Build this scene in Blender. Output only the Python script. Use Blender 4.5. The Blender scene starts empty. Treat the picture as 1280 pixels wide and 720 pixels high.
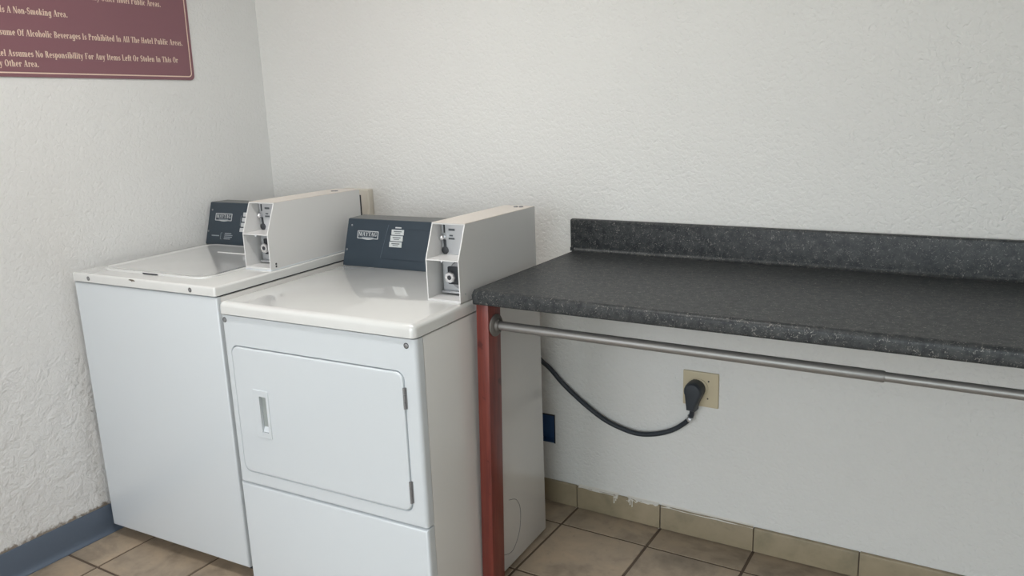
import bpy, bmesh, math, random
from mathutils import Vector, Matrix, Euler
random.seed(4)
C = bpy.context.scene.collection
scene = bpy.context.scene

# ---------------------------------------------------------------- camera
def make_camera():
    yaw, pitch, roll, f = 0.5468, -0.2299, -0.036, 1011.35
    cy, sy, cp, sp = math.cos(yaw), math.sin(yaw), math.cos(pitch), math.sin(pitch)
    fw = Vector((-sy*cp, cy*cp, sp)); r = Vector((cy, sy, 0)); u = r.cross(fw)
    cr, sr = math.cos(roll), math.sin(roll)
    r2 = cr*r + sr*u; u2 = -sr*r + cr*u
    m = Matrix((r2, u2, -fw)).transposed().to_4x4()
    m.translation = Vector((2.5998, -2.3882, 1.4454))
    cam = bpy.data.cameras.new('camera'); cam.sensor_width = 36.0; cam.lens = f*36.0/1280.0
    cam.clip_start = 0.02
    o = bpy.data.objects.new('camera', cam); o.matrix_world = m; C.objects.link(o)
    scene.camera = o
make_camera()

# ---------------------------------------------------------------- sky, daylight, exposure
DOOR = (0.35, 1.45, 2.15)          # open doorway in the front wall: x0, x1, height
ROOM = (3.3, -3.5, 2.45)           # x of right wall, y of front wall, ceiling height
w = bpy.data.worlds.new('sky'); scene.world = w; w.use_nodes = True
bg = w.node_tree.nodes['Background']
bg.inputs[0].default_value = (0.90, 0.945, 1.0, 1); bg.inputs[1].default_value = 4.7
pl = bpy.data.lights.new('doorway_portal', 'AREA'); pl.shape = 'RECTANGLE'
pl.size = DOOR[1]-DOOR[0]; pl.size_y = DOOR[2]; pl.cycles.is_portal = True
po = bpy.data.objects.new('doorway_portal', pl); C.objects.link(po)
po.location = ((DOOR[0]+DOOR[1])/2, ROOM[1]-0.05, DOOR[2]/2); po.rotation_euler = (math.radians(90), 0, 0)
pw = bpy.data.lights.new('added_window_portal', 'AREA'); pw.shape = 'RECTANGLE'; pw.size = 1.6; pw.size_y = 2.14; pw.cycles.is_portal = True
pwo = bpy.data.objects.new('added_window_portal', pw); C.objects.link(pwo)
pwo.location = (2.4, ROOM[1]-0.12, 1.13); pwo.rotation_euler = (math.radians(90), 0, 0)
vs = scene.view_settings
vs.view_transform = 'Standard'; vs.look = 'None'; vs.gamma = 1.0; vs.use_curve_mapping = False
vs.exposure = 0.0
scene.display_settings.display_device = 'sRGB'
LAMP_W = 12.0

# ---------------------------------------------------------------- materials
def srgb(r, g, b):
    f = lambda c: (c/255/12.92) if c/255 <= 0.04045 else ((c/255+0.055)/1.055)**2.4
    return (f(r), f(g), f(b), 1.0)
def mat(name, col, rough=0.5, metal=0.0, spec=0.5, coat=0.0):
    m = bpy.data.materials.new(name); m.use_nodes = True
    b = m.node_tree.nodes['Principled BSDF']
    b.inputs['Base Color'].default_value = col; b.inputs['Roughness'].default_value = rough
    b.inputs['Metallic'].default_value = metal; b.inputs['Specular IOR Level'].default_value = spec
    b.inputs['Coat Weight'].default_value = coat; b.inputs['Coat Roughness'].default_value = 0.08
    return m
def nt(m): return m.node_tree.nodes, m.node_tree.links, m.node_tree.nodes['Principled BSDF']
def pos(m):
    n, l, b = nt(m); g = n.new('ShaderNodeNewGeometry'); return g.outputs['Position']
def noise(m, scale, detail=2.0, rough=0.5, vec=None, dist=0.0):
    n, l, b = nt(m); t = n.new('ShaderNodeTexNoise'); t.inputs['Scale'].default_value = scale
    t.inputs['Detail'].default_value = detail; t.inputs['Roughness'].default_value = rough
    t.inputs['Distortion'].default_value = dist
    l.new(vec if vec is not None else pos(m), t.inputs['Vector']); return t.outputs['Fac']
def ramp(m, fac, stops):
    n, l, b = nt(m); r = n.new('ShaderNodeValToRGB'); e = r.color_ramp.elements
    while len(e) < len(stops): e.new(0.5)
    for k, (p, c) in enumerate(stops): e[k].position = p; e[k].color = c
    l.new(fac, r.inputs[0]); return r.outputs[0]
def mixc(m, fac, a, b_, mode='MIX'):
    n, l, b = nt(m); x = n.new('ShaderNodeMix'); x.data_type = 'RGBA'; x.blend_type = mode
    for s, v in ((0, fac), (6, a), (7, b_)):
        if hasattr(v, 'is_linked'): l.new(v, x.inputs[s])
        else: x.inputs[s].default_value = v
    return x.outputs[2]
def math_(m, op, a, b_=0.0, c=0.0, clamp=False):
    n, l, b = nt(m); x = n.new('ShaderNodeMath'); x.operation = op; x.use_clamp = clamp
    for s, v in ((0, a), (1, b_), (2, c)):
        if hasattr(v, 'is_linked'): l.new(v, x.inputs[s])
        else: x.inputs[s].default_value = v
    return x.outputs[0]
def sstep(m, v, a, b_):
    n, l, b = nt(m); x = n.new('ShaderNodeMapRange'); x.interpolation_type = 'SMOOTHSTEP'
    l.new(v, x.inputs[0]); x.inputs[1].default_value = a; x.inputs[2].default_value = b_
    return x.outputs[0]
def bump(m, h, strength, dist):
    n, l, b = nt(m); x = n.new('ShaderNodeBump'); x.inputs['Strength'].default_value = strength
    x.inputs['Distance'].default_value = dist; l.new(h, x.inputs['Height']); l.new(x.outputs[0], b.inputs['Normal'])
BL = (0, 0, 0, 1); WH = (1, 1, 1, 1)

def wall_paint(name, base, left=False):
    m = mat(name, base, 0.75, spec=0.25); n, l, b = nt(m)
    h1 = noise(m, 85, 2.0, 0.55, dist=0.5); h2 = noise(m, 24, 2.0, 0.5)
    h = math_(m, 'ADD', math_(m, 'SMOOTH_MIN', h1, 0.56, 0.15), math_(m, 'MULTIPLY', h2, 0.5))
    big = noise(m, 1.3, 2.0)
    col = mixc(m, math_(m, 'MULTIPLY', sstep(m, big, 0.35, 0.7), 0.35), base, tuple(c*0.94 for c in base[:3])+(1,))
    if left:                                    # old patched plaster below 0.68 m, grey smudges by the washer, dirt over the base
        sp = n.new('ShaderNodeSeparateXYZ'); l.new(pos(m), sp.inputs[0])
        edge = math_(m, 'ADD', sp.outputs[2], math_(m, 'MULTIPLY', noise(m, 9, 3), 0.05))
        low = sstep(m, edge, 0.735, 0.675)
        rough = noise(m, 22, 4.0, 0.6, dist=0.6)
        h = math_(m, 'ADD', h, math_(m, 'MULTIPLY', low, math_(m, 'MULTIPLY_ADD', rough, 2.6, -1.0)))
        col = mixc(m, math_(m, 'MULTIPLY', low, 0.3), col, srgb(230, 230, 230))
        yb = math_(m, 'MULTIPLY', sstep(m, sp.outputs[1], -0.99, -0.93), low)
        sm = math_(m, 'MULTIPLY', yb, sstep(m, noise(m, 38, 5, 0.7), 0.56, 0.72))
        col = mixc(m, math_(m, 'MULTIPLY', sm, 0.7), col, srgb(140, 136, 130))
        dz = math_(m, 'ADD', sp.outputs[2], math_(m, 'MULTIPLY', noise(m, 45, 4, 0.7), -0.045))
        d = sstep(m, dz, 0.096, 0.083)
        col = mixc(m, math_(m, 'MULTIPLY', d, 0.85), col, srgb(120, 104, 84))
    l.new(col, b.inputs['Base Color'])
    bump(m, h, 0.6 if left else 0.85, 0.006)
    return m
M = {}
M['wall'] = wall_paint('back wall paint', srgb(226, 225, 222))
M['wall_left'] = wall_paint('left wall paint', srgb(230, 230, 229), True)
M['ceiling'] = mat('ceiling white', srgb(228, 226, 220), 0.8)
M['concrete'] = mat('walkway concrete', srgb(190, 186, 178), 0.9)

def tile_mat(name, c1, c2, c3):
    m = mat(name, c1, 0.42, spec=0.4); n, l, b = nt(m)
    oi = n.new('ShaderNodeObjectInfo')
    off = n.new('ShaderNodeVectorMath'); off.operation = 'MULTIPLY_ADD'
    cmb = n.new('ShaderNodeCombineXYZ'); l.new(oi.outputs['Random'], cmb.inputs[0]); l.new(oi.outputs['Random'], cmb.inputs[2])
    l.new(cmb.outputs[0], off.inputs[0]); off.inputs[1].default_value = (17, 0, 9); l.new(pos(m), off.inputs[2])
    a = noise(m, 7.5, 5, 0.62, off.outputs[0], 0.4); s = noise(m, 40, 4, 0.7, off.outputs[0])
    col = ramp(m, a, [(0.3, c2), (0.5, c1), (0.72, c3)])
    col = mixc(m, math_(m, 'MULTIPLY', sstep(m, s, 0.55, 0.75), 0.35), col, c2)
    v = math_(m, 'MULTIPLY_ADD', oi.outputs['Random'], 0.16, 0.90)
    vv = n.new('ShaderNodeCombineXYZ')
    for k in range(3): l.new(v, vv.inputs[k])
    col = mixc(m, 1.0, col, vv.outputs[0], 'MULTIPLY')
    l.new(col, b.inputs['Base Color']); bump(m, a, 0.15, 0.004)
    return m
M['tile'] = tile_mat('beige floor tile', srgb(173, 156, 136), srgb(138, 125, 110), srgb(190, 169, 145))
M['base_tile'] = tile_mat('beige base tile', srgb(154, 141, 117), srgb(130, 122, 100), srgb(164, 149, 125))
M['grout'] = mat('brown grout', srgb(98, 84, 72), 0.9)
M['vinyl'] = mat('slate vinyl', srgb(93, 105, 121), 0.45)
M['enamel'] = mat('white enamel', srgb(215, 220, 224), 0.28, spec=0.5, coat=0.25)
M['enamel_top'] = mat('white enamel top', srgb(224, 224, 222), 0.07, spec=0.9, coat=1.0)
bump(M['enamel_top'], noise(M['enamel_top'], 5.0, 1.0), 0.25, 0.006)
M['enamel_side'] = mat('white enamel side', srgb(222, 220, 217), 0.22, spec=0.5, coat=0.2)
M['gap'] = mat('dark joint', srgb(60, 62, 66), 0.8)
M['box_white'] = mat('off white painted steel', srgb(220, 219, 218), 0.4)
M['box_top'] = mat('off white painted lid', srgb(224, 216, 208), 0.4)
M['box_in'] = mat('grey painted inside', srgb(186, 186, 188), 0.45)
M['steel'] = mat('brushed steel', srgb(205, 207, 210), 0.32, metal=0.85)
M['steel_dull'] = mat('dull zinc', srgb(150, 150, 152), 0.42, metal=0.7)
M['chrome'] = mat('chrome', srgb(235, 235, 238), 0.12, metal=1.0)
M['dark'] = mat('dark metal', srgb(52, 54, 58), 0.5)
M['console'] = mat('slate panel', srgb(50, 61, 71), 0.42, spec=0.4)
M['console_d'] = mat('slate panel groove', srgb(34, 46, 58), 0.5)
M['console_l'] = mat('slate panel light edge', srgb(86, 98, 108), 0.4)
M['console_top'] = mat('grey console top', srgb(104, 106, 106), 0.45)
M['print'] = mat('pale print', srgb(188, 190, 192), 0.5)
M['print_dim'] = mat('dim print', srgb(140, 146, 152), 0.5)
M['label'] = mat('pale grey button', srgb(196, 200, 200), 0.45)
M['ink'] = mat('dark print', srgb(88, 92, 96), 0.6)
M['maroon'] = mat('maroon sign board', srgb(134, 93, 101), 0.38, spec=0.45)
M['cream'] = mat('cream lettering', srgb(232, 208, 190), 0.5)
M['almond'] = mat('almond plastic', srgb(200, 187, 158), 0.45)
M['cream_box'] = mat('cream plastic', srgb(212, 206, 194), 0.5)
M['black'] = mat('black rubber', srgb(44, 50, 57), 0.5)
M['blue'] = mat('blue plastic', srgb(52, 84, 128), 0.4)
M['pipe'] = mat('grey steel pipe', srgb(146, 144, 142), 0.38, metal=0.55)
M['flange'] = mat('cast grey flange', srgb(112, 108, 104), 0.55, metal=0.3)
M['rust'] = mat('chipped enamel', srgb(104, 92, 82), 0.8)
M['drip'] = mat('white wall paint drip', srgb(222, 218, 210), 0.6)
M['plug_in'] = mat('grey slot', srgb(160, 166, 164), 0.5)
g = bpy.data.materials.new('window glass'); g.use_nodes = True; gn = g.node_tree.nodes; gl = g.node_tree.links
gn.remove(gn['Principled BSDF']); _t = gn.new('ShaderNodeBsdfTransparent'); _t.inputs[0].default_value = (.94, .97, .96, 1)
_g = gn.new('ShaderNodeBsdfGlossy'); _g.inputs['Roughness'].default_value = .01; _m = gn.new('ShaderNodeMixShader'); _f = gn.new('ShaderNodeFresnel')
gl.new(_f.outputs[0], _m.inputs[0]); gl.new(_t.outputs[0], _m.inputs[1]); gl.new(_g.outputs[0], _m.inputs[2]); gl.new(_m.outputs[0], gn['Material Output'].inputs[0])
M['glass'] = g
M['white_wood'] = mat('painted door frame', srgb(214, 212, 206), 0.5)
lamp = bpy.data.materials.new('lit diffuser'); lamp.use_nodes = True
lb = lamp.node_tree.nodes['Principled BSDF']; lb.inputs['Base Color'].default_value = WH
lb.inputs['Emission Color'].default_value = (1, .98, .95, 1); lb.inputs['Emission Strength'].default_value = 6.0
M['lamp'] = lamp

def counter_mat():
    m = mat('dark speckled laminate', srgb(58, 62, 66), 0.42, spec=0.38); n, l, b = nt(m)
    base = ramp(m, noise(m, 60, 4, 0.6), [(0.35, srgb(34, 38, 42)), (0.65, srgb(62, 64, 65))])
    s1 = sstep(m, noise(m, 150, 3, 0.6, dist=1.6), 0.58, 0.68)
    s2 = sstep(m, noise(m, 95, 5, 0.7, dist=1.0), 0.60, 0.74)
    c = mixc(m, math_(m, 'MULTIPLY', s1, 0.7), base, srgb(142, 140, 134))
    c = mixc(m, math_(m, 'MULTIPLY', s2, 0.45), c, srgb(110, 104, 98))
    l.new(c, b.inputs['Base Color']); return m
M['counter'] = counter_mat()
def wood_mat():
    m = mat('red brown stained wood', srgb(130, 62, 54), 0.34, spec=0.45); n, l, b = nt(m)
    mp = n.new('ShaderNodeMapping'); l.new(pos(m), mp.inputs[0]); mp.inputs['Scale'].default_value = (60, 60, 3.5)
    g = noise(m, 1.0, 4, 0.6, mp.outputs[0], 0.6)
    c = ramp(m, g, [(0.3, srgb(104, 48, 43)), (0.55, srgb(127, 61, 52)), (0.8, srgb(140, 73, 60))])
    k = sstep(m, noise(m, 26, 2, 0.5), 0.66, 0.74)
    c = mixc(m, math_(m, 'MULTIPLY', k, 0.7), c, srgb(64, 26, 26))
    l.new(c, b.inputs['Base Color']); bump(m, g, 0.15, 0.002); return m
M['wood'] = wood_mat()

# ---------------------------------------------------------------- mesh helpers
def add_bm(dst, src):
    me = bpy.data.meshes.new('tmp'); src.to_mesh(me); src.free(); dst.from_mesh(me); bpy.data.meshes.remove(me)
def box(bm, x0, x1, y0, y1, z0, z1, bev=0.0, seg=2, sel=None):
    t = bmesh.new()
    bmesh.ops.create_cube(t, size=1.0, matrix=Matrix.Translation(((x0+x1)/2, (y0+y1)/2, (z0+z1)/2)) @ Matrix.Diagonal((x1-x0, y1-y0, z1-z0, 1)))
    if bev:
        es = [e for e in t.edges if sel is None or sel((e.verts[0].co+e.verts[1].co)/2, (e.verts[1].co-e.verts[0].co).normalized())]
        bmesh.ops.bevel(t, geom=es, offset=bev, segments=seg, profile=0.5, affect='EDGES')
    add_bm(bm, t)
def prism(bm, pts, fn, a0, a1, cap=True):
    n = len(pts); v0 = [bm.verts.new(fn(p[0], p[1], a0)) for p in pts]; v1 = [bm.verts.new(fn(p[0], p[1], a1)) for p in pts]
    for i in range(n): bm.faces.new((v0[i], v0[(i+1) % n], v1[(i+1) % n], v1[i]))
    if cap: bm.faces.new(list(reversed(v0))); bm.faces.new(v1)
def rr(x0, x1, z0, z1, r, n=5):
    p = []
    for cx, cz, a in ((x1-r, z0+r, -90), (x1-r, z1-r, 0), (x0+r, z1-r, 90), (x0+r, z0+r, 180)):
        for k in range(n+1):
            t = math.radians(a + 90*k/n); p.append((cx+r*math.cos(t), cz+r*math.sin(t)))
    return p
def bridge(bm, A, B):
    n = len(A)
    for i in range(n): bm.faces.new((A[i], A[(i+1) % n], B[(i+1) % n], B[i]))
def loop(bm, pts, fn): return [bm.verts.new(fn(*p)) for p in pts]
def plate(bm, rect, y0, y1, r=0.01, edge=0.002, hole=None, hr=0.004, hole_back=None, n=5):
    """upright rounded plate facing -y; rect=(x0,x1,z0,z1); front at y0, back at y1, optional real opening"""
    x0, x1, z0, z1 = rect
    L0 = loop(bm, rr(x0, x1, z0, z1, r, n), lambda x, z: (x, y1, z))
    L1 = loop(bm, rr(x0, x1, z0, z1, r, n), lambda x, z: (x, y0+edge, z))
    L2 = loop(bm, rr(x0+edge*.3, x1-edge*.3, z0+edge*.3, z1-edge*.3, r, n), lambda x, z: (x, y0+edge*.3, z))
    L3 = loop(bm, rr(x0+edge, x1-edge, z0+edge, z1-edge, max(r-edge, .0005), n), lambda x, z: (x, y0, z))
    L4 = loop(bm, rr(x0+edge*1.6, x1-edge*1.6, z0+edge*1.6, z1-edge*1.6, max(r-edge*1.6, .0004), n), lambda x, z: (x, y0, z))
    bridge(bm, L0, L1); bridge(bm, L1, L2); bridge(bm, L2, L3); bridge(bm, L3, L4); L3 = L4
    if hole:
        a, b, c, d = hole
        H0 = loop(bm, rr(a, b, c, d, hr, n), lambda x, z: (x, y0, z))
        H1 = loop(bm, rr(a, b, c, d, hr, n), lambda x, z: (x, hole_back if hole_back is not None else y1, z))
        bridge(bm, L3, H0); bridge(bm, H0, H1)
        if hole_back is not None: bm.faces.new(H1)
    else: bm.faces.new(L3)
def frame_of(d):
    d = d.normalized(); a = Vector((0, 0, 1)) if abs(d.z) < 0.9 else Vector((1, 0, 0))
    u = d.cross(a).normalized(); return u, d.cross(u).normalized()
def tube(bm, path, radius, seg=12, caps=True):
    P = [Vector(p) for p in path]; R = radius if isinstance(radius, (list, tuple)) else [radius]*len(P)
    u = None; rings = []
    for i, p in enumerate(P):
        d = (P[min(i+1, len(P)-1)]-P[max(i-1, 0)]).normalized()
        if u is None: u, v = frame_of(d)
        else: u = (u - d*u.dot(d)).normalized(); v = d.cross(u)
        rings.append([bm.verts.new(p+R[i]*(math.cos(2*math.pi*k/seg)*u+math.sin(2*math.pi*k/seg)*v)) for k in range(seg)])
    for A, B in zip(rings, rings[1:]): bridge(bm, A, B)
    if caps: bm.faces.new(list(reversed(rings[0]))); bm.faces.new(rings[-1])
def lathe(bm, prof, origin, axis, seg=20):
    """prof: list of (distance along axis, radius)"""
    o = Vector(origin); a = Vector(axis).normalized(); u, v = frame_of(a); prev = None
    for d, r in prof:
        if r <= 1e-6: ring = [bm.verts.new(o+a*d)]
        else: ring = [bm.verts.new(o+a*d+r*(math.cos(2*math.pi*k/seg)*u+math.sin(2*math.pi*k/seg)*v)) for k in range(seg)]
        if prev:
            if len(prev) == 1 and len(ring) > 1:
                for k in range(seg): bm.faces.new((prev[0], ring[(k+1) % seg], ring[k]))
            elif len(ring) == 1:
                for k in range(seg): bm.faces.new((prev[k], prev[(k+1) % seg], ring[0]))
            else: bridge(bm, prev, ring)
        prev = ring
def catmull(pts, n=8):
    P = [Vector(p) for p in pts]; P = [2*P[0]-P[1]] + P + [2*P[-1]-P[-2]]; out = []
    for i in range(1, len(P)-2):
        for k in range(n):
            t = k/n; a, b, c, d = P[i-1:i+3]
            out.append(0.5*((2*b)+(c-a)*t+(2*a-5*b+4*c-d)*t*t+(3*b-a-3*c+d)*t**3))
    return out + [P[-2]]
def obj(name, bm, m, parent=None, smooth=True, angle=38, label=None):
    bmesh.ops.recalc_face_normals(bm, faces=bm.faces)
    me = bpy.data.meshes.new(name); bm.to_mesh(me); bm.free()
    if smooth:
        me.polygons.foreach_set('use_smooth', [True]*len(me.polygons)); me.set_sharp_from_angle(angle=math.radians(angle))
    me.materials.append(m)
    o = bpy.data.objects.new(name, me); C.objects.link(o)
    if parent: o.parent = parent
    if label: o['label'] = label
    return o
def struct(name, bm, m, **k):
    o = obj(name, bm, m, **k); o['kind'] = 'structure'; return o
def thing(name, label, cat, loc=(0, 0, 0), rz=0.0):
    o = bpy.data.objects.new(name, None); C.objects.link(o); o.empty_display_size = 0.05
    o.location = loc; o.rotation_euler = (0, 0, rz); o['label'] = label; o['category'] = cat; return o
def bx(name, m, parent, *a, label=None, **k):
    bm = bmesh.new(); box(bm, *a, **k); return obj(name, bm, m, parent, label=label)

# ---------------------------------------------------------------- serif lettering (flat outlines)
def glyph(ch):
    P = []; s, t = 0.19, 0.075; xh = 0.68
    def R(x0, y0, x1, y1): P.append([(x0, y0), (x1, y0), (x1, y1), (x0, y1)])
    def V(x, y0, y1, foot=True, head=False, w=s):
        R(x, y0, x+w, y1)
        if foot: R(x-.06, y0, x+w+.06, y0+.05)
        if head: R(x-.06, y1-.05, x+w+.06, y1)
    def HL(x, y): P.append([(x-.07, y-.09), (x+.02, y-.12), (x+.02, y), (x-.02, y)])      # flag serif at head of a lower-case stem
    def ring(cx, cy, rx, ry, a0=0, a1=360, ws=s, wt=t):
        n = max(4, int(abs(a1-a0)/24)); pr = None
        for k in range(n+1):
            a = math.radians(a0+(a1-a0)*k/n); c, q = math.cos(a), math.sin(a)
            cur = ((cx+rx*c, cy+ry*q), (cx+(rx-ws)*c, cy+(ry-wt)*q))
            if pr: P.append([pr[0], cur[0], cur[1], pr[1]])
            pr = cur
    def D(x0, y0, x1, y1, w): P.append([(x0, y0), (x0+w, y0), (x1+w, y1), (x1, y1)])
    def S(x, y0, y1, wd):
        h = (y1-y0); ry = h*.28+t*.25; cx = x+wd/2; rx = wd/2
        ring(cx, y1-ry, rx, ry, 30, 265, s*.9, t); ring(cx, y0+ry, rx, ry, -150, 85, s*.9, t)
        D(x+wd*.62, y0+h*.40, x+wd*.08, y0+h*.60, wd*.3)
        R(x+wd-.09, y1-h*.30, x+wd-.04, y1); R(x+.04, y0, x+.09, y0+h*.30)
    a = 0.56
    if ch == ' ': a = .3
    elif ch == '.': R(.05, 0, .23, .17); a = .28
    elif ch == '-': R(.03, .25, .30, .36); a = .33
    elif ch == 'o': ring(.27, .34, .26, .36); a = .56
    elif ch == 'c': ring(.26, .34, .25, .36, 50, 310); R(.36, .45, .48, .56); a = .5
    elif ch == 'e': ring(.26, .34, .25, .36, 0, 315); R(.12, .33, .50, .40); a = .53
    elif ch in 'bp': V(.06, (-.3 if ch == 'p' else 0), (1.0 if ch == 'b' else xh), ch == 'p'); HL(.06, 1.0 if ch == 'b' else xh); ring(.28, .34, .28, .36, -120, 120); a = .6
    elif ch in 'dg' : 
        ring(.27, .34, .26, .36, 60, 300); V(.33, (0 if ch == 'd' else -.16), (1.0 if ch == 'd' else xh), False)
        if ch == 'd': HL(.33, 1.0); R(.5, 0, .58, .05)
        else: ring(.26, -.12, .26, .2, 180, 360); R(.48, .6, .6, .68)
        a = .6
    elif ch in 'hn': V(.06, 0, 1.0 if ch == 'h' else xh); HL(.06, 1.0 if ch == 'h' else xh); V(.38, 0, .45); ring(.36, .42, .21, .27, 0, 130); a = .66
    elif ch == 'm': V(.06, 0, xh); HL(.06, xh); V(.37, 0, .45); ring(.35, .42, .21, .27, 0, 130); V(.68, 0, .45); ring(.66, .42, .21, .27, 0, 130); a = .96
    elif ch == 'u': V(.06, .2, xh, False, False); HL(.06, xh); ring(.28, .24, .22, .26, 180, 310); V(.37, 0, xh, False); HL(.37, xh); R(.55, 0, .62, .05); a = .64
    elif ch == 'r': V(.06, 0, xh); HL(.06, xh); ring(.36, .45, .18, .23, 40, 150); R(.36, .45, .48, .6); a = .49
    elif ch == 'i': V(.07, 0, xh); HL(.07, xh); R(.07, .78, .26, .96); a = .33
    elif ch == 'l': V(.07, 0, 1.0); HL(.07, 1.0); a = .33
    elif ch == 'k': V(.06, 0, 1.0); HL(.06, 1.0); D(.22, .30, .42, xh, .1); D(.42, 0, .24, .38, .2); R(.38, 0, .66, .05); R(.36, .63, .6, .68); a = .64
    elif ch == 't': V(.09, .1, .86, False); R(.0, .60, .38, .68); ring(.27, .14, .18, .16, 180, 320, .17, .07); a = .4
    elif ch == 'f': V(.09, 0, .8); R(.0, .60, .36, .68); ring(.28, .8, .19, .21, 20, 180, .17, .08); a = .38
    elif ch == 's': S(.03, 0, xh, .4); a = .46
    elif ch in 'vy':
        D(.2, 0, .0, xh, .2); D(.24, 0, .42, xh, .08); R(-.03, .63, .26, .68); R(.34, .63, .57, .68)
        if ch == 'y': D(.12, -.28, .25, .04, .1); R(.04, -.3, .18, -.18)
        a = .54
    elif ch == 'a': V(.29, .06, .48, False); ring(.27, .44, .21, .25, 0, 150); ring(.19, .19, .17, .2, 40, 320, .15, .06); R(.44, 0, .56, .06); a = .56
    elif ch == 'A': D(.04, 0, .32, 1, .07); D(.48, 0, .28, 1, .2); R(.16, .3, .58, .37); R(-.03, 0, .22, .05); R(.4, 0, .76, .05); a = .74
    elif ch in 'BPR':
        V(.08, 0, 1, True, True); ring(.3, .75, .28, .26, -90, 90); R(.2, .94, .34, 1.0); R(.2, .49, .34, .55)
        if ch == 'B': ring(.32, .27, .31, .275, -90, 90); R(.2, 0, .34, .06)
        if ch == 'R': D(.46, 0, .3, .52, .2); R(.44, 0, .74, .05)
        a = .72 if ch == 'R' else .66
    elif ch in 'CGO':
        ring(.36, .5, .35, .52, *((0, 360) if ch == 'O' else (48, 315)))
        if ch != 'O': R(.57, .66, .63, 1.0)
        if ch == 'G': R(.46, .05, .64, .42); R(.4, .38, .7, .43)
        a = .74
    elif ch == 'F': V(.08, 0, 1, True, True); R(.2, .93, .58, 1); R(.54, .74, .6, 1); R(.2, .48, .46, .55); a = .62
    elif ch == 'H': V(.08, 0, 1, True, True); V(.5, 0, 1, True, True); R(.2, .47, .55, .54); a = .78
    elif ch == 'I': V(.09, 0, 1, True, True); a = .38
    elif ch == 'L': V(.08, 0, 1, True, True); R(.2, 0, .58, .07); R(.54, 0, .6, .28); a = .63
    elif ch == 'M': V(.08, 0, 1, True, True, w=.08); D(.38, 0, .08, 1, .19); D(.42, 0, .66, 1, .08); V(.66, 0, 1, True, True); a = .94
    elif ch == 'N': V(.08, 0, 1, True, True, w=.08); D(.5, 0, .06, 1, .2); V(.62, 0, 1, False, True, w=.08); a = .78
    elif ch == 'S': S(.05, -.02, 1.02, .5); a = .6
    elif ch == 'T': V(.24, 0, 1); R(.03, .93, .64, 1); R(.0, .72, .06, 1); R(.61, .72, .67, 1); a = .66
    elif ch == 'Y': V(.28, 0, .5); D(.28, .42, .0, 1, .2); D(.38, .42, .58, 1, .08); R(-.04, .95, .26, 1); R(.5, .95, .74, 1); a = .68
    return P, a
def text_bm(lines):
    """lines: (text, x anchor, baseline, cap height, total width, align) -> flat mesh in (x, z) at y=0 facing -y"""
    bm = bmesh.new()
    for txt, x, z, h, width, al, *key in lines:
        polys = []; cur = 0.0; mark = 0.0; at = txt.index(key[0]) if key else 0
        for i, ch in enumerate(txt):
            if i < at: mark += glyph(ch)[1]+.03
        for ch in txt:
            g, adv = glyph(ch)
            for p in g: polys.append([(px+cur, py) for px, py in p])
            cur += adv+.03
        k = width/(cur-mark); x0 = x if al == 'l' else x-k*cur
        for p in polys: bm.faces.new([bm.verts.new((x0+px*k, 0, z+py*h)) for px, py in p])
    return bm

# ================================================================ STRUCTURE
XR, YF, ZC = ROOM
# back wall with a cut-out for the low electrical box
HX0, HX1, HZ0, HZ1 = 1.232, 1.3065, 0.229, 0.339
bm = bmesh.new()
for a in ((-.1, HX0, 0, ZC), (HX1, XR+.1, 0, ZC), (HX0, HX1, 0, HZ0), (HX0, HX1, HZ1, ZC)):
    box(bm, a[0], a[1], 0, .1, a[2], a[3])
struct('wall_back', bm, M['wall'], smooth=False)
bm = bmesh.new(); box(bm, -.1, 0, YF-.1, 0, 0, ZC); struct('wall_left', bm, M['wall_left'], smooth=False)
bm = bmesh.new(); box(bm, XR, XR+.1, YF-.1, 0, 0, ZC); struct('wall_right', bm, M['wall'], smooth=False)
WIN = (1.60, 3.2, .06, 2.2)  # unseen window, added to brighten right-hand faces and the wall under the counter
bm = bmesh.new()
for a in ((0, DOOR[0], 0, ZC), (DOOR[0], DOOR[1], DOOR[2], ZC), (DOOR[1], WIN[0], 0, ZC), (WIN[0], WIN[1], 0, WIN[2]), (WIN[0], WIN[1], WIN[3], ZC), (WIN[1], XR, 0, ZC)):
    box(bm, a[0], a[1], YF-.1, YF, a[2], a[3])
struct('wall_front', bm, M['wall'], smooth=False)
bm = bmesh.new(); wm = (WIN[0]+WIN[1])/2
for a in ((WIN[0], WIN[0]+.05, WIN[2], WIN[3]), (WIN[1]-.05, WIN[1], WIN[2], WIN[3]), (wm-.02, wm+.02, WIN[2]+.05, WIN[3]-.05), (WIN[0]+.05, WIN[1]-.05, WIN[2], WIN[2]+.05), (WIN[0]+.05, WIN[1]-.05, WIN[3]-.05, WIN[3])):
    box(bm, a[0], a[1], YF-.08, YF-.02, a[2], a[3], .004)
w1 = struct('added_window_1', bm, M['white_wood'])
for x0, x1 in ((WIN[0]+.05, wm-.02), (wm+.02, WIN[1]-.05)): bx('pane', M['glass'], w1, x0, x1, YF-.052, YF-.048, WIN[2]+.05, WIN[3]-.05)
bm = bmesh.new(); box(bm, -.1, XR+.1, YF-.1, .1, ZC, ZC+.1); struct('ceiling', bm, M['ceiling'], smooth=False)
bm = bmesh.new()
for a in ((DOOR[0], DOOR[0]+.05, 0, DOOR[2]), (DOOR[1]-.05, DOOR[1], 0, DOOR[2]), (DOOR[0]+.05, DOOR[1]-.05, DOOR[2]-.05, DOOR[2])):
    box(bm, a[0], a[1], YF-.11, YF+.012, a[2], a[3], .004)
struct('door_1', bm, M['white_wood'])
bm = bmesh.new(); box(bm, -6, 9, YF-9, YF-.1, -.1, -.01); struct('bounce_walkway', bm, M['concrete'], smooth=False)  # unseen ground outside, added to bounce sky light into the room

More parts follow.
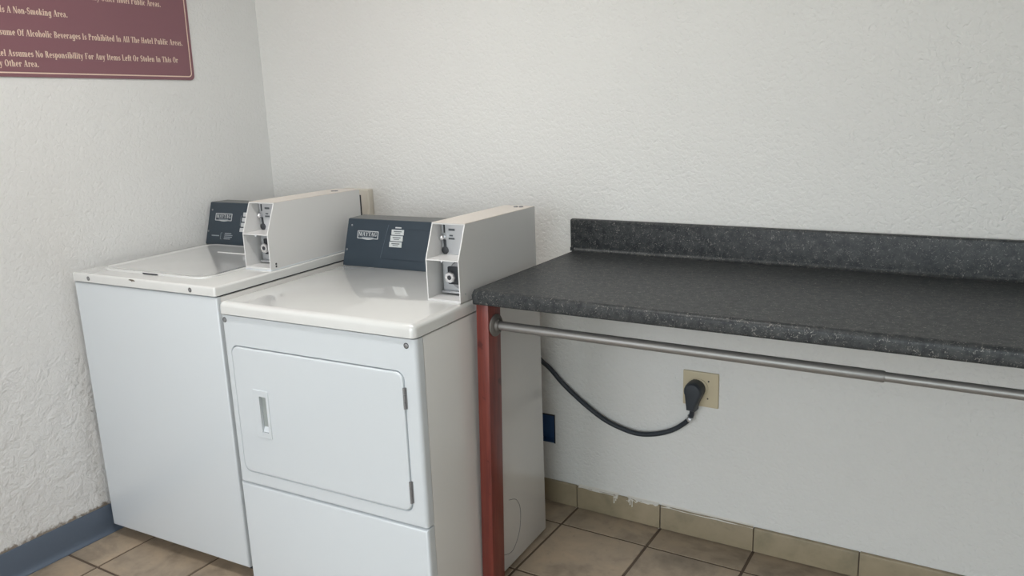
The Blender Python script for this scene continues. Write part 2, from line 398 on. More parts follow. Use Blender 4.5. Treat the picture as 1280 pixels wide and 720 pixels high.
# floor: grout bed and single tiles
bm = bmesh.new(); box(bm, 0, XR, YF-.1, 0, -.1, -.0022); floor = struct('floor', bm, M['grout'], smooth=False)
xs = [-.14, .174, .488, .789, 1.089, 1.394, 1.7078, 2.0216, 2.3354, 2.649, 2.963, 3.277, 3.59]
ys = [.18] + [-.1337-.3138*k for k in range(12)]
bm = bmesh.new(); J = .0040
box(bm, -.5, .5, -.5, .5, -.007, 0, .004, 1, lambda c, d: c.z > -.001)
tme = bpy.data.meshes.new('tile'); bm.to_mesh(tme); bm.free(); tme.materials.append(M['tile'])
for i in range(len(xs)-1):
    for j in range(len(ys)-1):
        x0, x1 = max(xs[i]+J, .0), min(xs[i+1]-J, XR); y1, y0 = min(ys[j]-J, -.0), max(ys[j+1]+J, YF-.1)
        if x1-x0 < .02 or y1-y0 < .02: continue
        o = bpy.data.objects.new('tile', tme); C.objects.link(o); o.parent = floor
        o.location = ((x0+x1)/2, (y0+y1)/2, random.uniform(-.0005, .0005)); o.scale = (x1-x0, y1-y0, 1)

# tiled base on the back wall
bm = bmesh.new(); box(bm, .012, XR, -.004, -.0002, 0, .083); base = struct('baseboard_back', bm, M['grout'], smooth=False)
for i in range(len(xs)-1):
    x0, x1 = max(xs[i]+.002, .014), min(xs[i+1]-.002, XR)
    if x1-x0 < .02: continue
    h = .0855 + random.uniform(-.0015, .0015)
    bm = bmesh.new(); box(bm, x0, x1, -.0105, -.001, .003, h, .0055, 3, lambda c, d: c.y < -.01 and c.z > .05 and abs(d.x) > .9)
    obj('base_tile', bm, M['base_tile'], base)
def drip(x, w, z0, z1):
    bm = bmesh.new(); tube(bm, [(x, -.0106, z1), (x+.0003, -.0112, (z0+z1)/2), (x, -.0112, z0)], [w*.5, w*.4, w*.55], 6)
    obj('paint_drip', bm, M['drip'], base)
for x, w, z0, z1 in ((1.539, .004, .056, .086), (1.5455, .003, .066, .088), (1.599, .004, .064, .086), (1.6065, .0035, .058, .086), (1.594, .003, .072, .086)): drip(x, w, z0, z1)
bm = bmesh.new()
for x0, x1, d in ((1.40, 1.535, .004), (1.535, 1.553, .012), (1.585, 1.63, .010), (1.63, 1.70, .005), (1.71, 2.02, .004)):
    pts = [(x0, .0895)]; n = 8
    for k in range(n+1): pts.append((x0+(x1-x0)*k/n, .0855-d*random.uniform(.1, 1)))
    pts.append((x1, .0895)); prism(bm, pts, lambda x, z, y: (x, y if z < .089 or y > -.01 else -.0008, z if z < .089 or y < -.01 else .0925), -.0114, -.0003)
obj('paint_smear', bm, M['drip'], base, smooth=False)

# vinyl cove base on the left wall
bm = bmesh.new()
prof = [(.0002, .0), (.016, .0), (.0155, .003), (.009, .007), (.0055, .014), (.004, .025), (.004, .099), (.003, .1025), (.0002, .103)]
prism(bm, prof, lambda x, z, y: (x, y, z), YF, -.0005); struct('baseboard_left', bm, M['vinyl'])

# ceiling fluorescent fixture
t = thing('ceiling_light', 'white wrap fluorescent fixture on the ceiling over the machines', 'ceiling light', (1.15, -1.35, ZC))
bm = bmesh.new(); box(bm, -.62, .62, -.11, .11, -.03, 0, .006); obj('housing', bm, M['ceiling'], t)
bm = bmesh.new(); box(bm, -.60, .60, -.095, .095, -.075, -.0305, .02, 3, lambda c, d: c.z < -.06); obj('diffuser', bm, M['lamp'], t)
for s in (-1, 1):
    bm = bmesh.new(); box(bm, s*.61-.01, s*.61+.01, -.1, .1, -.078, -.0305, .003); obj('end_cap', bm, M['ceiling'], t)
al = bpy.data.lights.new('fluorescent_tubes', 'AREA'); al.shape = 'RECTANGLE'; al.size = 1.15; al.size_y = .17; al.energy = LAMP_W; al.color = (1, .98, .95)
ao = bpy.data.objects.new('fluorescent_tubes', al); C.objects.link(ao); ao.parent = t; ao.location = (0, 0, -.08)

# ================================================================ MACHINE PARTS
def screw(name, parent, x, y, z, r=.005, n=(0, -1, 0), m='steel_dull', ring=True):
    bm = bmesh.new(); lathe(bm, [(-.0005, r), (.0008, r), (.0016, r*.8), (.0016, r*.35), (.0008, r*.3), (.0008, 0)], (x, y, z), n, 14)
    o = obj(name, bm, M[m], parent)
    if ring:
        bm = bmesh.new(); lathe(bm, [(-.0005, r*1.35), (.0004, r*1.35), (.0005, r*1.02)], (x, y, z), n, 14); obj('screw_ring', bm, M['dark'], o)
    return o
def console(t, W, xr, zb, yb, zt, yt, ytb, ztb, xl_top, D):
    """slanted control console: face from (yb,zb) up to (yt,zt), top back to (ytb,ztb)"""
    bm = bmesh.new()
    xb = -W+.004
    pr = [(yb, zb), (yt, zt), (ytb, ztb), (D-.01, zb)]
    A = [bm.verts.new((x, y, z)) for (y, z), x in zip(pr, (xb, xl_top, xl_top, xb))]
    B = [bm.verts.new((xr, y, z)) for y, z in pr]
    bridge(bm, A, B); bm.faces.new(A); bm.faces.new(list(reversed(B)))
    bmesh.ops.recalc_face_normals(bm, faces=bm.faces)
    bmesh.ops.bevel(bm, geom=[e for e in bm.edges], offset=.0025, segments=2, profile=.5, affect='EDGES')
    c = obj('console', bm, M['console'], t, label='slate blue console panel')
    bm = bmesh.new()
    d = .0008
    Q = [(xl_top+.003, yt+.002, zt+d), (xr-.003, yt+.002, zt+d), (xr-.003, ytb-.002, ztb+d), (xl_top+.003, ytb-.002, ztb+d)]
    lo = [bm.verts.new((x, y, z-.002)) for x, y, z in Q]; hi = [bm.verts.new(q) for q in Q]
    bridge(bm, lo, hi); bm.faces.new(hi); obj('console_top', bm, M['console_top'], c, label='grey console top')
    up = Vector((0, yt-yb, zt-zb)).normalized(); nrm = Vector((0, -up.z, up.y))
    def on(bm, lift=.0006):      # a decal drawn in (x, slope height, depth) laid on the face; slope height given as true z
        k = 1/up.z
        for v in bm.verts:
            x, y, z = v.co; v.co = Vector((x, yb, zb)) + up*((z-zb)*k) + nrm*(lift - y)
    return c, on
def decal(parent, name, m, on, rects, lift=.0006, th=.0004):
    bm = bmesh.new()
    for x0, x1, z0, z1 in rects: box(bm, x0, x1, -th, th, z0, z1)
    on(bm, lift); return obj(name, bm, M[m], parent, smooth=False)
def logo(c, on, x0, x1, z0, z1):
    bm = bmesh.new(); plate(bm, (x0, x1, z0, z1), -.0008, .0006, .002, .0004, (x0+.0025, x1-.0025, z0+.0025, z1-.0025), .001, n=3)
    n = 8; pts = [(x0+.02, z0+.001)] + [(x0+.02+(x1-x0-.04)*k/n, z0-.0025*math.sin(math.pi*k/n)) for k in range(n+1)] + [(x1-.02, z0+.001)]
    prism(bm, pts, lambda x, z, y: (x, y, z), -.0008, .0006)
    on(bm); o = obj('nameplate', bm, M['print'], c, smooth=False)
    w = x1-x0; h = z1-z0
    bm = text_bm([('MAYTAG', x0+.06*w, z0+h*.36, h*.48, w*.88, 'l')]); on(bm, .0012); obj('nameplate_lettering', bm, M['print'], c, smooth=False)
    decal(c, 'nameplate_strip', 'print_dim', on, [(x0+.22*w, x1-.22*w, z0+h*.14, z0+h*.24)])
def coin_box(t, X0, X1, Yf, Ym, Yt, Yb, zb, zm, zt, ztb, steel, lid_screw, side_marks):
    th = .0032
    prof = [(Yf, zb), (Ym, zm), (Yt, zt), (Yb, ztb), (Yb, zb)]
    bm = bmesh.new()
    for x in ((X0, X0+th), (X1-th, X1)):
        prism(bm, prof, lambda y, z, x: (x, y, z), *x)
    for a, b, c, d in (((Yt, zt), (Yb, ztb), (Yb, ztb-th), (Yt+.001, zt-th)), ((Yb-th, zb), (Yb, zb), (Yb, ztb-th), (Yb-th, ztb-th)), ((Yf, zb), (Yb, zb), (Yb, zb+.006), (Yf, zb+.006))):
        prism(bm, [a, b, c, d], lambda y, z, x: (x, y, z), X0+th, X1-th)
    s = obj('coin_box', bm, M['box_white'], t, smooth=False, label='off-white steel coin box open at the front')
    bm = bmesh.new(); prism(bm, [(Yt+.001, zt+.0002), (Yb-.001, ztb+.0002), (Yb-.001, ztb+.0016), (Yt, zt+.0016)], lambda y, z, x: (x, y, z), X0, X1)
    obj('coin_box_lid', bm, M['box_top'], s, smooth=False)
    y2 = Yt+.05                                      # depth of the back plates
    bx('coin_shelf', M['box_white'], s, X0+th, X1-th, Ym+.0005, y2+.01, zm-.0025, zm+.0005)
    bm = bmesh.new(); box(bm, X0+th+.003, X1-th, y2-.014, y2+.002, zm+.001, zt-th-.001)
    p = obj('coin_plate', bm, M['steel' if steel else 'box_in'], s, smooth=False, label='metal coin slide plate')
    w = X1-X0; xc = X0+w*.15; yp = y2-.014
    bx('coin_slot', M['dark'], s, xc-.0022, xc+.0022, yp-.0012, yp+.001, zm+.062*(zt-zm)/.095, zt-.010)
    bx('slot_lettering', M['ink'], s, xc+.014, xc+.034, yp-.0008, yp+.0004, zt-.026, zt-.020)
    bm = bmesh.new()
    box(bm, xc+.016, xc+.027, yp-.0008, yp+.0004, zm+.052, zm+.056); box(bm, xc+.013, xc+.032, yp-.0008, yp+.0004, zm+.043, zm+.048)
    obj('return_lettering', bm, M['ink'], s, smooth=False)
    bm = bmesh.new(); lathe(bm, [(0, .006), (.008, .0085), (.013, .0075), (.016, .004), (.0165, 0)], (xc-.004, yp, zm+.049), (0, -1, 0), 16); obj('return_button', bm, M['chrome'], s)
    bm = bmesh.new(); box(bm, xc-.004, xc+.004, yp-.003, yp+.001, zm+.012, zm+.042, .0015)
    lathe(bm, [(-.001, .0105), (.003, .0105), (.0045, .008), (.0045, 0)], (xc, yp, zm+.012), (0, -1, 0), 16); obj('return_lever', bm, M['dark'], s)
    # vault below
    yv = Yf+.062
    bx('vault_plate', M['steel'], s, X0+.014, X1-th, yv, yv+.004, zb+.018, zm-.005)
    vx, vz = X0+.0665, zb+.0605
    bm = bmesh.new(); lathe(bm, [(0, .042), (.004, .042), (.010, .038), (.010, 0)], (vx+.012, yv, vz+.004), (0, -1, 0), 28)
    for v in bm.verts: v.co.x = min(v.co.x, X1-th-.0003)
    obj('vault_door', bm, M['steel_dull'], s)
    bm = bmesh.new(); box(bm, vx-.029, X1-th-.0005, yv-.0125, yv-.009, vz-.022, vz+.028, .004); obj('vault_face', bm, M['dark'], s)
    bm = bmesh.new(); lathe(bm, [(0, .0165), (.014, .0165), (.018, .0145), (.018, .0068), (.015, .0064), (.015, 0)], (vx-.014, yv-.012, vz), (0, -1, 0), 8); lk = obj('vault_lock', bm, M['chrome'], s, angle=20)
    bm = bmesh.new(); lathe(bm, [(0, .0062), (.0008, .0062), (.0008, 0)], (vx-.014, yv-.0275, vz), (0, -1, 0), 16); obj('keyhole', bm, M['dark'], s)
    bx('vault_sill', M['steel'], s, X0+.014, X1-th, yv-.012, yv-.0005, zb+.012, zb+.018, bev=.001)
    bm = bmesh.new(); lathe(bm, [(0, .004), (.006, .004), (.006, 0)], (X0+.045, Ym+.012, zm-.0025), (0, 0, -1), 10); obj('shelf_stud', bm, M['steel'], s)
    for dx, dy in lid_screw:
        bm = bmesh.new(); lathe(bm, [(0, .007), (.003, .007), (.004, .005), (.004, 0)], (X0+dx, Yb-dy, ztb+.0014), (0, 0, 1), 12); obj('lid_bolt', bm, M['steel_dull'], s)
    for y, z, m in side_marks:
        bm = bmesh.new(); lathe(bm, [(0, .0035), (.0012, .003), (.0015, 0)], (X1, y, z), (1, 0, 0), 10); obj('rivet', bm, M[m], s)
    return s

def rounded_front(bm, W, z0, z1, y0=0.0, wrap=.03, r=.012, hole=None, back=None):
    """front skin with rolled vertical edges that wraps round both sides; optional rounded opening"""
    if hole is None:
        box(bm, -W, 0, y0, wrap, z0, z1, r, 4, lambda c, d: c.y < y0+.001 and abs(d.z) > .9)
        return
    hx0, hx1, hz0, hz1, hr = hole; n = 6
    O = loop(bm, rr(-W+r, -r, z0, z1, .001, n), lambda x, z: (x, y0, z))
    H = loop(bm, rr(hx0, hx1, hz0, hz1, hr, n), lambda x, z: (x, y0, z))
    Hr = loop(bm, rr(hx0+.002, hx1-.002, hz0+.002, hz1-.002, hr-.002, n), lambda x, z: (x, y0+.003, z))
    Hb = loop(bm, rr(hx0+.002, hx1-.002, hz0+.002, hz1-.002, hr-.002, n), lambda x, z: (x, back, z))
    bridge(bm, O, H); bridge(bm, H, Hr); bridge(bm, Hr, Hb); bm.faces.new(Hb)
    for s in (0, 1):
        pts = [((-W+r) if s else -r, y0)]
        for k in range(1, 6):
            a = math.radians(90*k/5); dx = r*math.sin(a); y = y0+r-r*math.cos(a)
            pts.append(((-W+r-dx) if s else (-r+dx), y))
        pts += [((-W if s else 0), wrap), ((-W+r) if s else -r, wrap)]
        prism(bm, pts, lambda x, y, z: (x, y, z), z0, z1)
    box(bm, -W+r, -r, y0+.02, wrap, z0, hz0-.02); box(bm, -W+r, -r, y0+.0, wrap, z0, z0+.0015); box(bm, -W+r, -r, y0+.0, wrap, z1-.0015, z1)

# ================================================================ DRYER
WD, DD, HD = .6803, .678, .9132
dry = thing('clothes_dryer', 'white front-loading coin dryer with square door next to the red post', 'dryer', (1.3968, -.8772, 0), .0401)
bm = bmesh.new(); box(bm, -WD, 0, .031, DD, .0093, .8735, .003); obj('cabinet', bm, M['enamel_side'], dry)
bm = bmesh.new(); box(bm, -WD+.01, -.01, .012, .031, .02, .874); box(bm, -WD+.006, -.006, .016, DD-.01, .873, .8785); obj('inner_frame', bm, M['gap'], dry)
bm = bmesh.new(); rounded_front(bm, WD, .3585, .8735, 0, .029, .012, (-.655, -.0425, .394, .7865, .026), .011)
obj('front_panel', bm, M['enamel'], dry)
bm = bmesh.new(); box(bm, -WD, 0, 0, .029, .012, .3535, .010, 4, lambda c, d: c.y < .001 and (abs(d.z) > .9 or c.z > .3)); obj('lower_panel', bm, M['enamel'], dry)
# top
bm = bmesh.new(); box(bm, -WD-.001, .001, -.006, DD, .8775, HD, .016, 6, lambda c, d: c.z > .9 or (abs(d.z) > .9 and c.y < .1))
obj('top_panel', bm, M['enamel_top'], dry)
# door
hol = (-.559, -.533, .534, .6435)
bm = bmesh.new(); plate(bm, (-.651, -.0465, .398, .7825), -.003, .008, .023, .004, hol, .002, .0075, n=6)
dr = obj('door', bm, M['enamel'], dry)
bm = bmesh.new(); plate(bm, (-.5835, -.524, .516, .662), -.0055, -.0025, .004, .0018, hol, .002, n=6); obj('handle', bm, M['enamel'], dr)
bm = bmesh.new()
box(bm, hol[0]+.0005, hol[1]-.0005, .0035, .0072, hol[2]+.0005, hol[3]-.0005); obj('finger_pocket', bm, M['plug_in'], dr, label='grey recess of the door pull')
bm = bmesh.new(); prism(bm, [(-.002, hol[2]+.001), (.0034, hol[2]+.001), (.0034, hol[2]+.016)], lambda y, z, x: (x, y, z), hol[0]+.001, hol[1]-.001); obj('pocket_lip', bm, M['enamel'], dr)
for z0, z1 in ((.686, .744), (.424, .486)):
    bm = bmesh.new(); L = (z1-z0)/3
    for k in range(3): lathe(bm, [(0, 0), (0, .0038), (L-.001, .0038), (L-.001, 0)], (-.0445, -.003, z0+L*k), (0, 0, 1), 12)
    box(bm, -.0445, -.038, -.0012, .0006, z0, z1)
    obj('hinge', bm, M['steel_dull'], dry)
screw('screw', dry, -.6665, 0, .8585, .0058); screw('screw', dry, -.0305, 0, .8555, .0058)
for x in (-.63, -.05):
    for y in (.09, .62):
        bm = bmesh.new(); lathe(bm, [(0, 0), (0, .018), (.006, .018), (.006, .010), (.013, .010)], (x, y, 0), (0, 0, 1), 14); obj('foot', bm, M['black'], dry)
bm = bmesh.new(); tube(bm, catmull([(.0006, .43, .235), (.0006, .475, .215), (.0006, .50, .17), (.0006, .49, .10), (.0006, .44, .055), (.0006, .37, .075)], 6), .0006, 5); obj('scratch', bm, M['ink'], dry)
# console
c, on = console(dry, WD, -.1115, HD, .533, 1.068, .574, .655, 1.0695, -.668, DD)
logo(c, on, -.623, -.536, 1.004, 1.030)
screw('console_screw', c, 0, 0, 0, .0038, ring=False).matrix_basis = Matrix.Identity(4)
c_s = [ch for ch in c.children if ch.name.startswith('console_screw')][0]
def on_pt(on_, x, z, lift=.0):
    b = bmesh.new(); b.verts.new((x, 0, z)); on_(b, lift); b.verts.ensure_lookup_table(); p = b.verts[0].co.copy(); b.free(); return p
c_s.location = on_pt(on, -.650, 1.046)
s2 = c_s.copy(); C.objects.link(s2); s2.parent = c; s2.location = on_pt(on, -.663, .966)
for k in range(3):
    z1 = 1.039-.0195*k; x0 = -.482-.0025*k
    l_ = decal(c, 'cycle_label', 'label', on, [(x0, x0+.0495, z1-.017, z1)], .0008)
    decal(c, 'label_print', 'ink', on, [(x0+.009, x0+.041, z1-.0075, z1-.0045), (x0+.014, x0+.036, z1-.0125, z1-.0105)], .0014)
decal(c, 'heading_print', 'print', on, [(-.468, -.444, 1.0435, 1.0475)])
bm = bmesh.new()
prism(bm, [(-.497, 1.053), (-.4955, 1.053), (-.5185, .946), (-.520, .946)], lambda x, z, y: (x, y, z), -.0004, .0004); on(bm)
obj('panel_edge', bm, M['console_l'], c, smooth=False)
decal(c, 'panel_groove', 'console_d', on, [(-.512, -.113, .943, .9445), (-.425, -.113, 1.041, 1.042), (-.44, -.113, .976, .977)], .0004)
coin_box(dry, -.1105, -.004, .219, .2185, .259, .669, .9135, 1.029, 1.1225, 1.1165, True, ((.062, .040), (.078, .036)), ((.245, .934, 'label'),))

# ================================================================ WASHER
WW, DW, HW = .650, .692, .947
wash = thing('washing_machine', 'white top-loading coin washer in the corner by the left wall', 'washer', (.6873, -.8895, 0), .0494)
bm = bmesh.new(); box(bm, -WW, 0, .016, DW, .0426, .914, .003); obj('cabinet', bm, M['enamel_side'], wash)
bm = bmesh.new(); box(bm, -WW, 0, 0, .0155,   .0426, .9150, .006, 3, lambda c, d: c.y < .001); obj('front_panel', bm, M['enamel'], wash)
bm = bmesh.new(); box(bm, -WW+.006, -.006, .008, DW-.01, .913, .9198); obj('top_gasket', bm, M['gap'], wash)
bm = bmesh.new(); box(bm, -WW-.001, .001, -.004, DW, .9192, HW, .007, 4, lambda c, d: c.z > .93 or (abs(d.z) > .9 and c.y < .1))
obj('top_panel', bm, M['enamel_top'], wash)
# lid: raised rim and slightly dished skin
lx0, lx1, ly0, ly1 = -.602, -.1135, .060, .528
bm = bmesh.new()
fz = lambda z: (lambda x, y: (x, y, z))
L = [loop(bm, rr(lx0+i, lx1-i, ly0+i, ly1-i, max(.05-i, .01), 8), fz(HW+z)) for i, z in ((0, -.0005), (0, .0035), (.0015, .0055), (.004, .0058), (.007, .0050), (.011, .0042), (.03, .0040))]
for A, B in zip(L, L[1:]): bridge(bm, A, B)
bm.faces.new(L[-1]); lid = obj('lid', bm, M['enamel_top'], wash, angle=60)
bm = bmesh.new(); prism(bm, [(-.385, .0585), (-.372, .0565), (-.335, .0555), (-.315, .0585)], lambda x, y, z: (x, y, z), HW-.0003, HW+.0040); obj('finger_notch', bm, M['gap'], lid, smooth=False)
bm = bmesh.new(); tube(bm, [(-.43, .405, HW+.0032), (-.16, .405, HW+.0032)], [.003, .003], 8); obj('lid_ridge', bm, M['enamel_top'], lid)
for x in (-.5685, -.1015): screw('screw', wash, x, -.004, .9315, .0052)
bm = bmesh.new(); prism(bm, [(-.372, .9415), (-.366, .9445), (-.35, .9442), (-.342, .9405), (-.347, .9375), (-.352, .9405), (-.356, .9360), (-.360, .9395)], lambda x, z, y: (x, y, z), -.0044, -.0036); obj('enamel_chip', bm, M['rust'], wash, smooth=False)
for x in (-.6, -.05):
    for y in (.07, .63):
        bm = bmesh.new(); lathe(bm, [(0, 0), (0, .02), (.01, .02), (.014, .011), (.044, .011)], (x, y, 0), (0, 0, 1), 14); obj('foot', bm, M['black'], wash)
c, on = console(wash, WW, -.1115, HW, .541, 1.100, .590, .672, 1.098, -.647, DW)
logo(c, on, -.610, -.524, 1.034, 1.061)
for x, z in ((-.631, 1.072), (-.639, .994)):
    o = c_s.copy(); C.objects.link(o); o.parent = c; o.location = on_pt(on, x, z)
for k in range(4):
    z1 = 1.067-.0185*k; x0 = -.467-.0028*k
    decal(c, 'cycle_button', 'print', on, [(x0, x0+.030, z1-.014, z1)], .0010)
decal(c, 'selector_line', 'print_dim', on, [(-.478, -.477, 1.02, 1.056)])
decal(c, 'heading_print', 'print_dim', on, [(-.618, -.580, .9775, .981)])
decal(c, 'list_print', 'print_dim', on, [(-.550, -.517, .9875, .9905), (-.551, -.510, .981, .984), (-.552, -.512, .9745, .9775), (-.553, -.521, .968, .971)])
decal(c, 'list_bracket', 'print_dim', on, [(-.571, -.570, .967, .991), (-.571, -.562, .990, .991), (-.571, -.564, .967, .968)])
coin_box(wash, -.1105, -.004, .228, .2285, .268, .687, .9505, 1.061, 1.1555, 1.150, False, ((.060, .085), (.070, .080)), ((.252, .966, 'dark'), (.252, .958, 'dark')))
bx('coin_box_base', M['enamel'], wash, -.112, -.002, .226, .689, .9466, .9502, bev=.001)

# ================================================================ COUNTER
KX, KY, KT, KB = 1.4050, -.6362, .9468, .9076
cnt = thing('folding_counter', 'dark speckled laminate folding counter along the back wall', 'counter', (0, 0, 0))
def counter_profile():
    r = .013; p = [(-.0012, KB), (KY+.006, KB)]
    for k in range(5):
        a = math.radians(-90 - 90*k/4); p.append((KY+.006+.006*math.cos(a), KB+.006+.006*math.sin(a)))
    for k in range(7):
        a = math.radians(180 - 90*k/6); p.append((KY+r+r*math.cos(a), KT-r+r*math.sin(a)))
    p += [(-.040, KT)]
    for k in range(1, 6):
        a = math.radians(-90+90*k/5); p.append((-.034+.011*math.cos(a), KT+.011+.011*math.sin(a)))
    p += [(-.0012, KT+.011)]
    return p
bm = bmesh.new(); prism(bm, counter_profile(), lambda y, z, x: (x, y, z), KX, XR-.001)
bmesh.ops.bevel(bm, geom=[e for e in bm.edges if abs(e.verts[0].co.x-KX) < 1e-5 and abs(e.verts[1].co.x-KX) < 1e-5], offset=.0045, segments=2, profile=.5, affect='EDGES')
obj('countertop', bm, M['counter'], cnt)
bm = bmesh.new(); box(bm, 1.392, XR-.001, -.0230, -.0008, KT+.0112, KT+.106, .006, 3, lambda c, d: c.z > KT+.1 or (abs(d.z) > .9 and c.x < 1.5 and c.y < -.01))
box(bm, 1.392, KX+.0006, -.0230, -.0008, KT-.001, KT+.0112)
obj('backsplash', bm, M['counter'], cnt)
# post (slightly out of plumb)
def leg(x, lean, name):
    bm = bmesh.new(); box(bm, 0, .0385, -.6254, -.5620, 0, KB-.0003, .0022, 2)
    for v in bm.verts: v.co.x += x - lean*(1-v.co.z/KB)
    o = obj(name, bm, M['wood'], cnt, label='red-brown stained wooden post' if lean else None); return o
leg(1.4107, .0234, 'leg')
bx('wall_cleat', M['wood'], cnt, 1.46, XR-.002, -.042, -.0008, KB-.06, KB-.0004, bev=.002)
bx('end_cleat', M['wood'], cnt, XR-.040, XR-.002, -.55, -.045, KB-.09, KB-.0004, bev=.002)

# hanging rod
rod = thing('hanging_rod', 'grey telescoping steel hanging rod under the counter front edge', 'clothes rod', (1.4488, -.592, .8440))
def rodz(x): return -.0022*(x)/1.24
bm = bmesh.new(); tube(bm, [(.008, 0, 0), (.974, 0, rodz(.974)), (.977, 0, rodz(.977))], [.0128, .0128, .0118], 20); obj('wide_tube', bm, M['pipe'], rod)
xe = XR-1.4488-.009
bm = bmesh.new(); tube(bm, [(.95, 0, rodz(.95)), (xe, 0, rodz(xe))], .0106, 20); obj('narrow_tube', bm, M['pipe'], rod)
for x, s in ((.0, 1), (XR-1.4488-.0006, -1)):
    bm = bmesh.new(); lathe(bm, [(0, 0), (0, .031), (.004, .031), (.007, .028), (.009, .019), (.016, .0165), (.017, .0145)], (x, 0, rodz(x)), (s, 0, 0), 24); fl = obj('flange', bm, M['flange'], rod)
    for a in (90, 210, 330):
        bm = bmesh.new(); lathe(bm, [(0, .0035), (.001, .003), (.0012, 0)], (x+s*.0055, .0235*math.cos(math.radians(a)), rodz(x)+.0235*math.sin(math.radians(a))), (s, 0, 0), 8); obj('flange_screw', bm, M['steel_dull'], fl)

# ================================================================ OUTLETS AND CORD
ox, oz, ow, oh = 1.7805, .4655, .116, .1154
t = thing('power_outlet', 'square almond outlet plate on the wall under the counter', 'outlet', (ox+ow/2, 0, oz+oh/2))
bm = bmesh.new(); plate(bm, (-ow/2, ow/2, -oh/2, oh/2), -.007, -.0005, .003, .003); obj('cover_plate', bm, M['almond'], t)
bm = bmesh.new(); lathe(bm, [(0, 0), (0, .030), (.003, .030), (.0035, .028), (.0035, 0)], (-.005, -.007, .005), (0, -1, 0), 28); obj('receptacle', bm, M['almond'], t)
for x, z, m in ((-.022, .029, 'rust'), (.026, .030, 'dark'), (.024, -.028, 'rust'), (-.026, -.029, 'rust')):
    bm = bmesh.new(); lathe(bm, [(0, .0028), (.001, .0026), (.001, 0)], (x, -.007, z), (0, -1, 0), 10); obj('plate_screw', bm, M[m], t)
# cord
wp = lambda x, z, y=-.016: (x-1.8265, y+.0105, z-.5265)
path = catmull([wp(1.20, .68, -.06), wp(1.235, .612, -.04), wp(1.2635, .557, -.03), wp(1.300, .518), wp(1.343, .476), wp(1.388, .4395), wp(1.452, .395), wp(1.512, .362), wp(1.573, .343), wp(1.632, .3355), wp(1.692, .3465), wp(1.745, .3685), wp(1.785, .3975), wp(1.812, .4285, -.022), wp(1.8215, .458, -.030)], 8)
bm = bmesh.new(); tube(bm, path, .0082, 12); pc = obj('power_cord', bm, M['black'], dry, label='thick black cord plugged into the almond outlet')
_D = Matrix.Translation((1.3968, -.8772, 0)) @ Matrix.Rotation(.0401, 4, 'Z')
pc.matrix_local = _D.inverted() @ Matrix.Translation((1.8265, -.0105, .5265))
bm = bmesh.new()
def plug_outline(k):
    R = .0305*k; p = []
    for i in range(17):
        a = math.radians(-28+236*i/16); p.append((R*math.cos(a), .0+R*math.sin(a)))
    for x, z in ((-.0215, -.040), (-.0185, -.060), (-.0185, -.066), (.0105, -.068), (.0105, -.062), (.0150, -.045)): p.append((x*k-.002, z*(.5+.5*k)))
    return p
pr = None
for y, k in ((0, .97), (-.006, 1.0), (-.030, .98), (-.040, .92), (-.045, .80), (-.046, .6)):
    cur = loop(bm, plug_outline(k), lambda x, z: (x, y, z))
    if pr: bridge(bm, pr, cur)
    else: bm.faces.new(cur)
    pr = cur
bm.faces.new(pr); obj('plug', bm, M['black'], pc)
a, b = Vector(wp(1.806, .420, -.020)), Vector(wp(1.814, .434, -.024))
bm = bmesh.new(); tube(bm, [a, b], .0096, 14); box(bm, b.x-.006, b.x+.004, b.y-.013, b.y-.006, b.z-.016, b.z-.004, .001); obj('cord_clamp', bm, M['steel'], pc, label='shiny metal cord clamp')
# open blue box low on the wall beside the dryer
t = thing('electrical_box', 'open blue recessed electrical box low on the wall beside the dryer', 'electrical box', ((HX0+HX1)/2, 0, HZ0))
bm = bmesh.new(); X, H = (HX1-HX0)/2-.0008, HZ1-HZ0-.0008
for a in ((-X, -X+.003, 0, .03, .0008, H), (X-.003, X, 0, .03, .0008, H), (-X, X, 0, .03, .0008, .0038), (-X, X, 0, .03, H-.003, H), (-X, X, .03, .033, .0008, H)): box(bm, *a)
obj('box_shell', bm, M['blue'], t, smooth=False)
bm = bmesh.new()
for a in ((-X-.003, -X+.001), (X-.003, X+.001)): box(bm, a[0], a[1], -.0015, -.0003, .0, H)
box(bm, -X, X, -.0015, -.0003, H-.004, H+.001); obj('box_rim', bm, M['dark'], t, smooth=False)
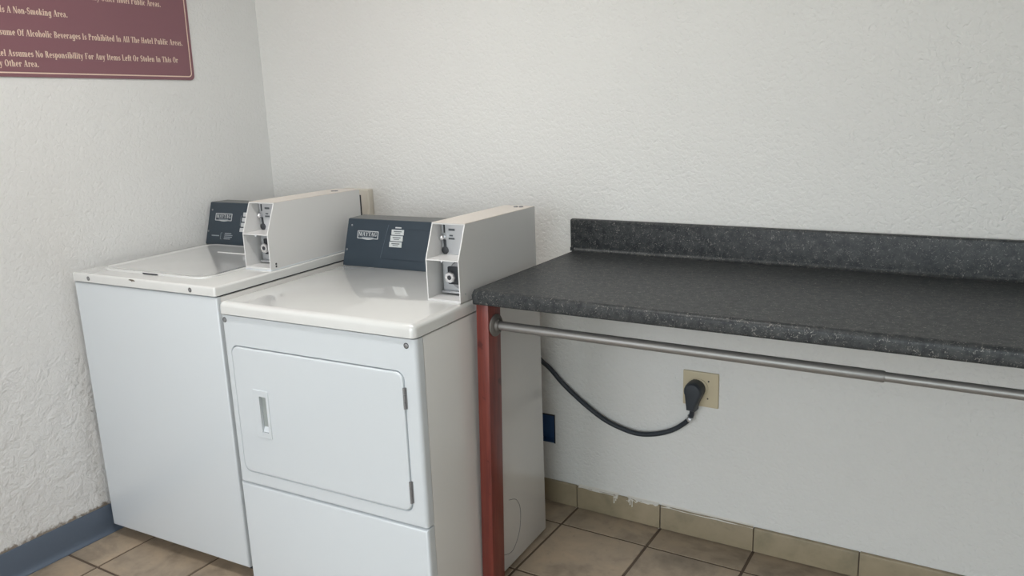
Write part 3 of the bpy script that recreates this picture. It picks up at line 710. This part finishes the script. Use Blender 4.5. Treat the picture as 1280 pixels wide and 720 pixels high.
# cream plastic supply box behind the washer
t = thing('supply_box', 'cream plastic box on the wall behind the washer coin box', 'wall box', (.47, 0, .85))
bm = bmesh.new(); box(bm, -.07, .0685, -.030, -.0005, 0, .277, .003); obj('housing', bm, M['cream_box'], t)
bx('slot', M['gap'], t, .0235, .0315, -.0312, -.0295, .03, .256)  # dark strip standing in for the shadowed gap beside the coin box
bx('edge_strip', M['cream_box'], t, .052, .062, -.0325, -.0300, .01, .272, bev=.001)

# ================================================================ SIGN
sg = thing('wall_sign', 'maroon notice board with cream lettering on the left wall', 'sign', (0.0, -.3315, 1.5525))
sg.rotation_euler = Euler((0, 0, 0))
SW, SH, ang = .98, .62, math.radians(-.88)
# local drawing frame: u to the left of the right edge (negative), v up; drawn facing -y then turned to face +x
Rm = Matrix.Rotation(math.radians(90), 4, 'Z') @ Matrix.Rotation(ang*-1, 4, 'Y') 
def place_sign(bm, lift=0.0):
    for v in bm.verts: v.co.y -= lift
    bmesh.ops.transform(bm, matrix=Rm, verts=bm.verts)
bm = bmesh.new(); plate(bm, (-SW, 0, 0, SH), -.005, -.0006, .016, .001, n=6); place_sign(bm); obj('board', bm, M['maroon'], sg)
bm = bmesh.new(); e = .0105; q = .0038
O = loop(bm, rr(-SW+e, -e, e, SH-e, .014, 6), lambda x, z: (x, -.0054, z)); I = loop(bm, rr(-SW+e+q, -e-q, e+q, SH-e-q, .0105, 6), lambda x, z: (x, -.0054, z))
bridge(bm, O, I); place_sign(bm); obj('border_line', bm, M['cream'], sg, smooth=False)
h = .0195
LN = [('Any Other Hotel Public Areas.', -.110, .2483, h, .1686, 'r', 'Hotel'),
      ('Is A Non-Smoking Area.', -.457, .1865, h, .188, 'r', 'A'),
      ('Consume Of Alcoholic Beverages Is Prohibited In All The Hotel Public Areas.', -.037, .1213, h, .5868, 'r', 'Of'),
      ('Hotel Assumes No Responsibility For Any Items Left Or Stolen In This Or', -.064, .0602, h, .5965, 'r', 'Assumes'),
      ('Any Other Area.', -.5715, .0303, h, .1032, 'r', 'Other')]
bm = text_bm(LN); place_sign(bm, .0056); obj('lettering', bm, M['cream'], sg, smooth=False)
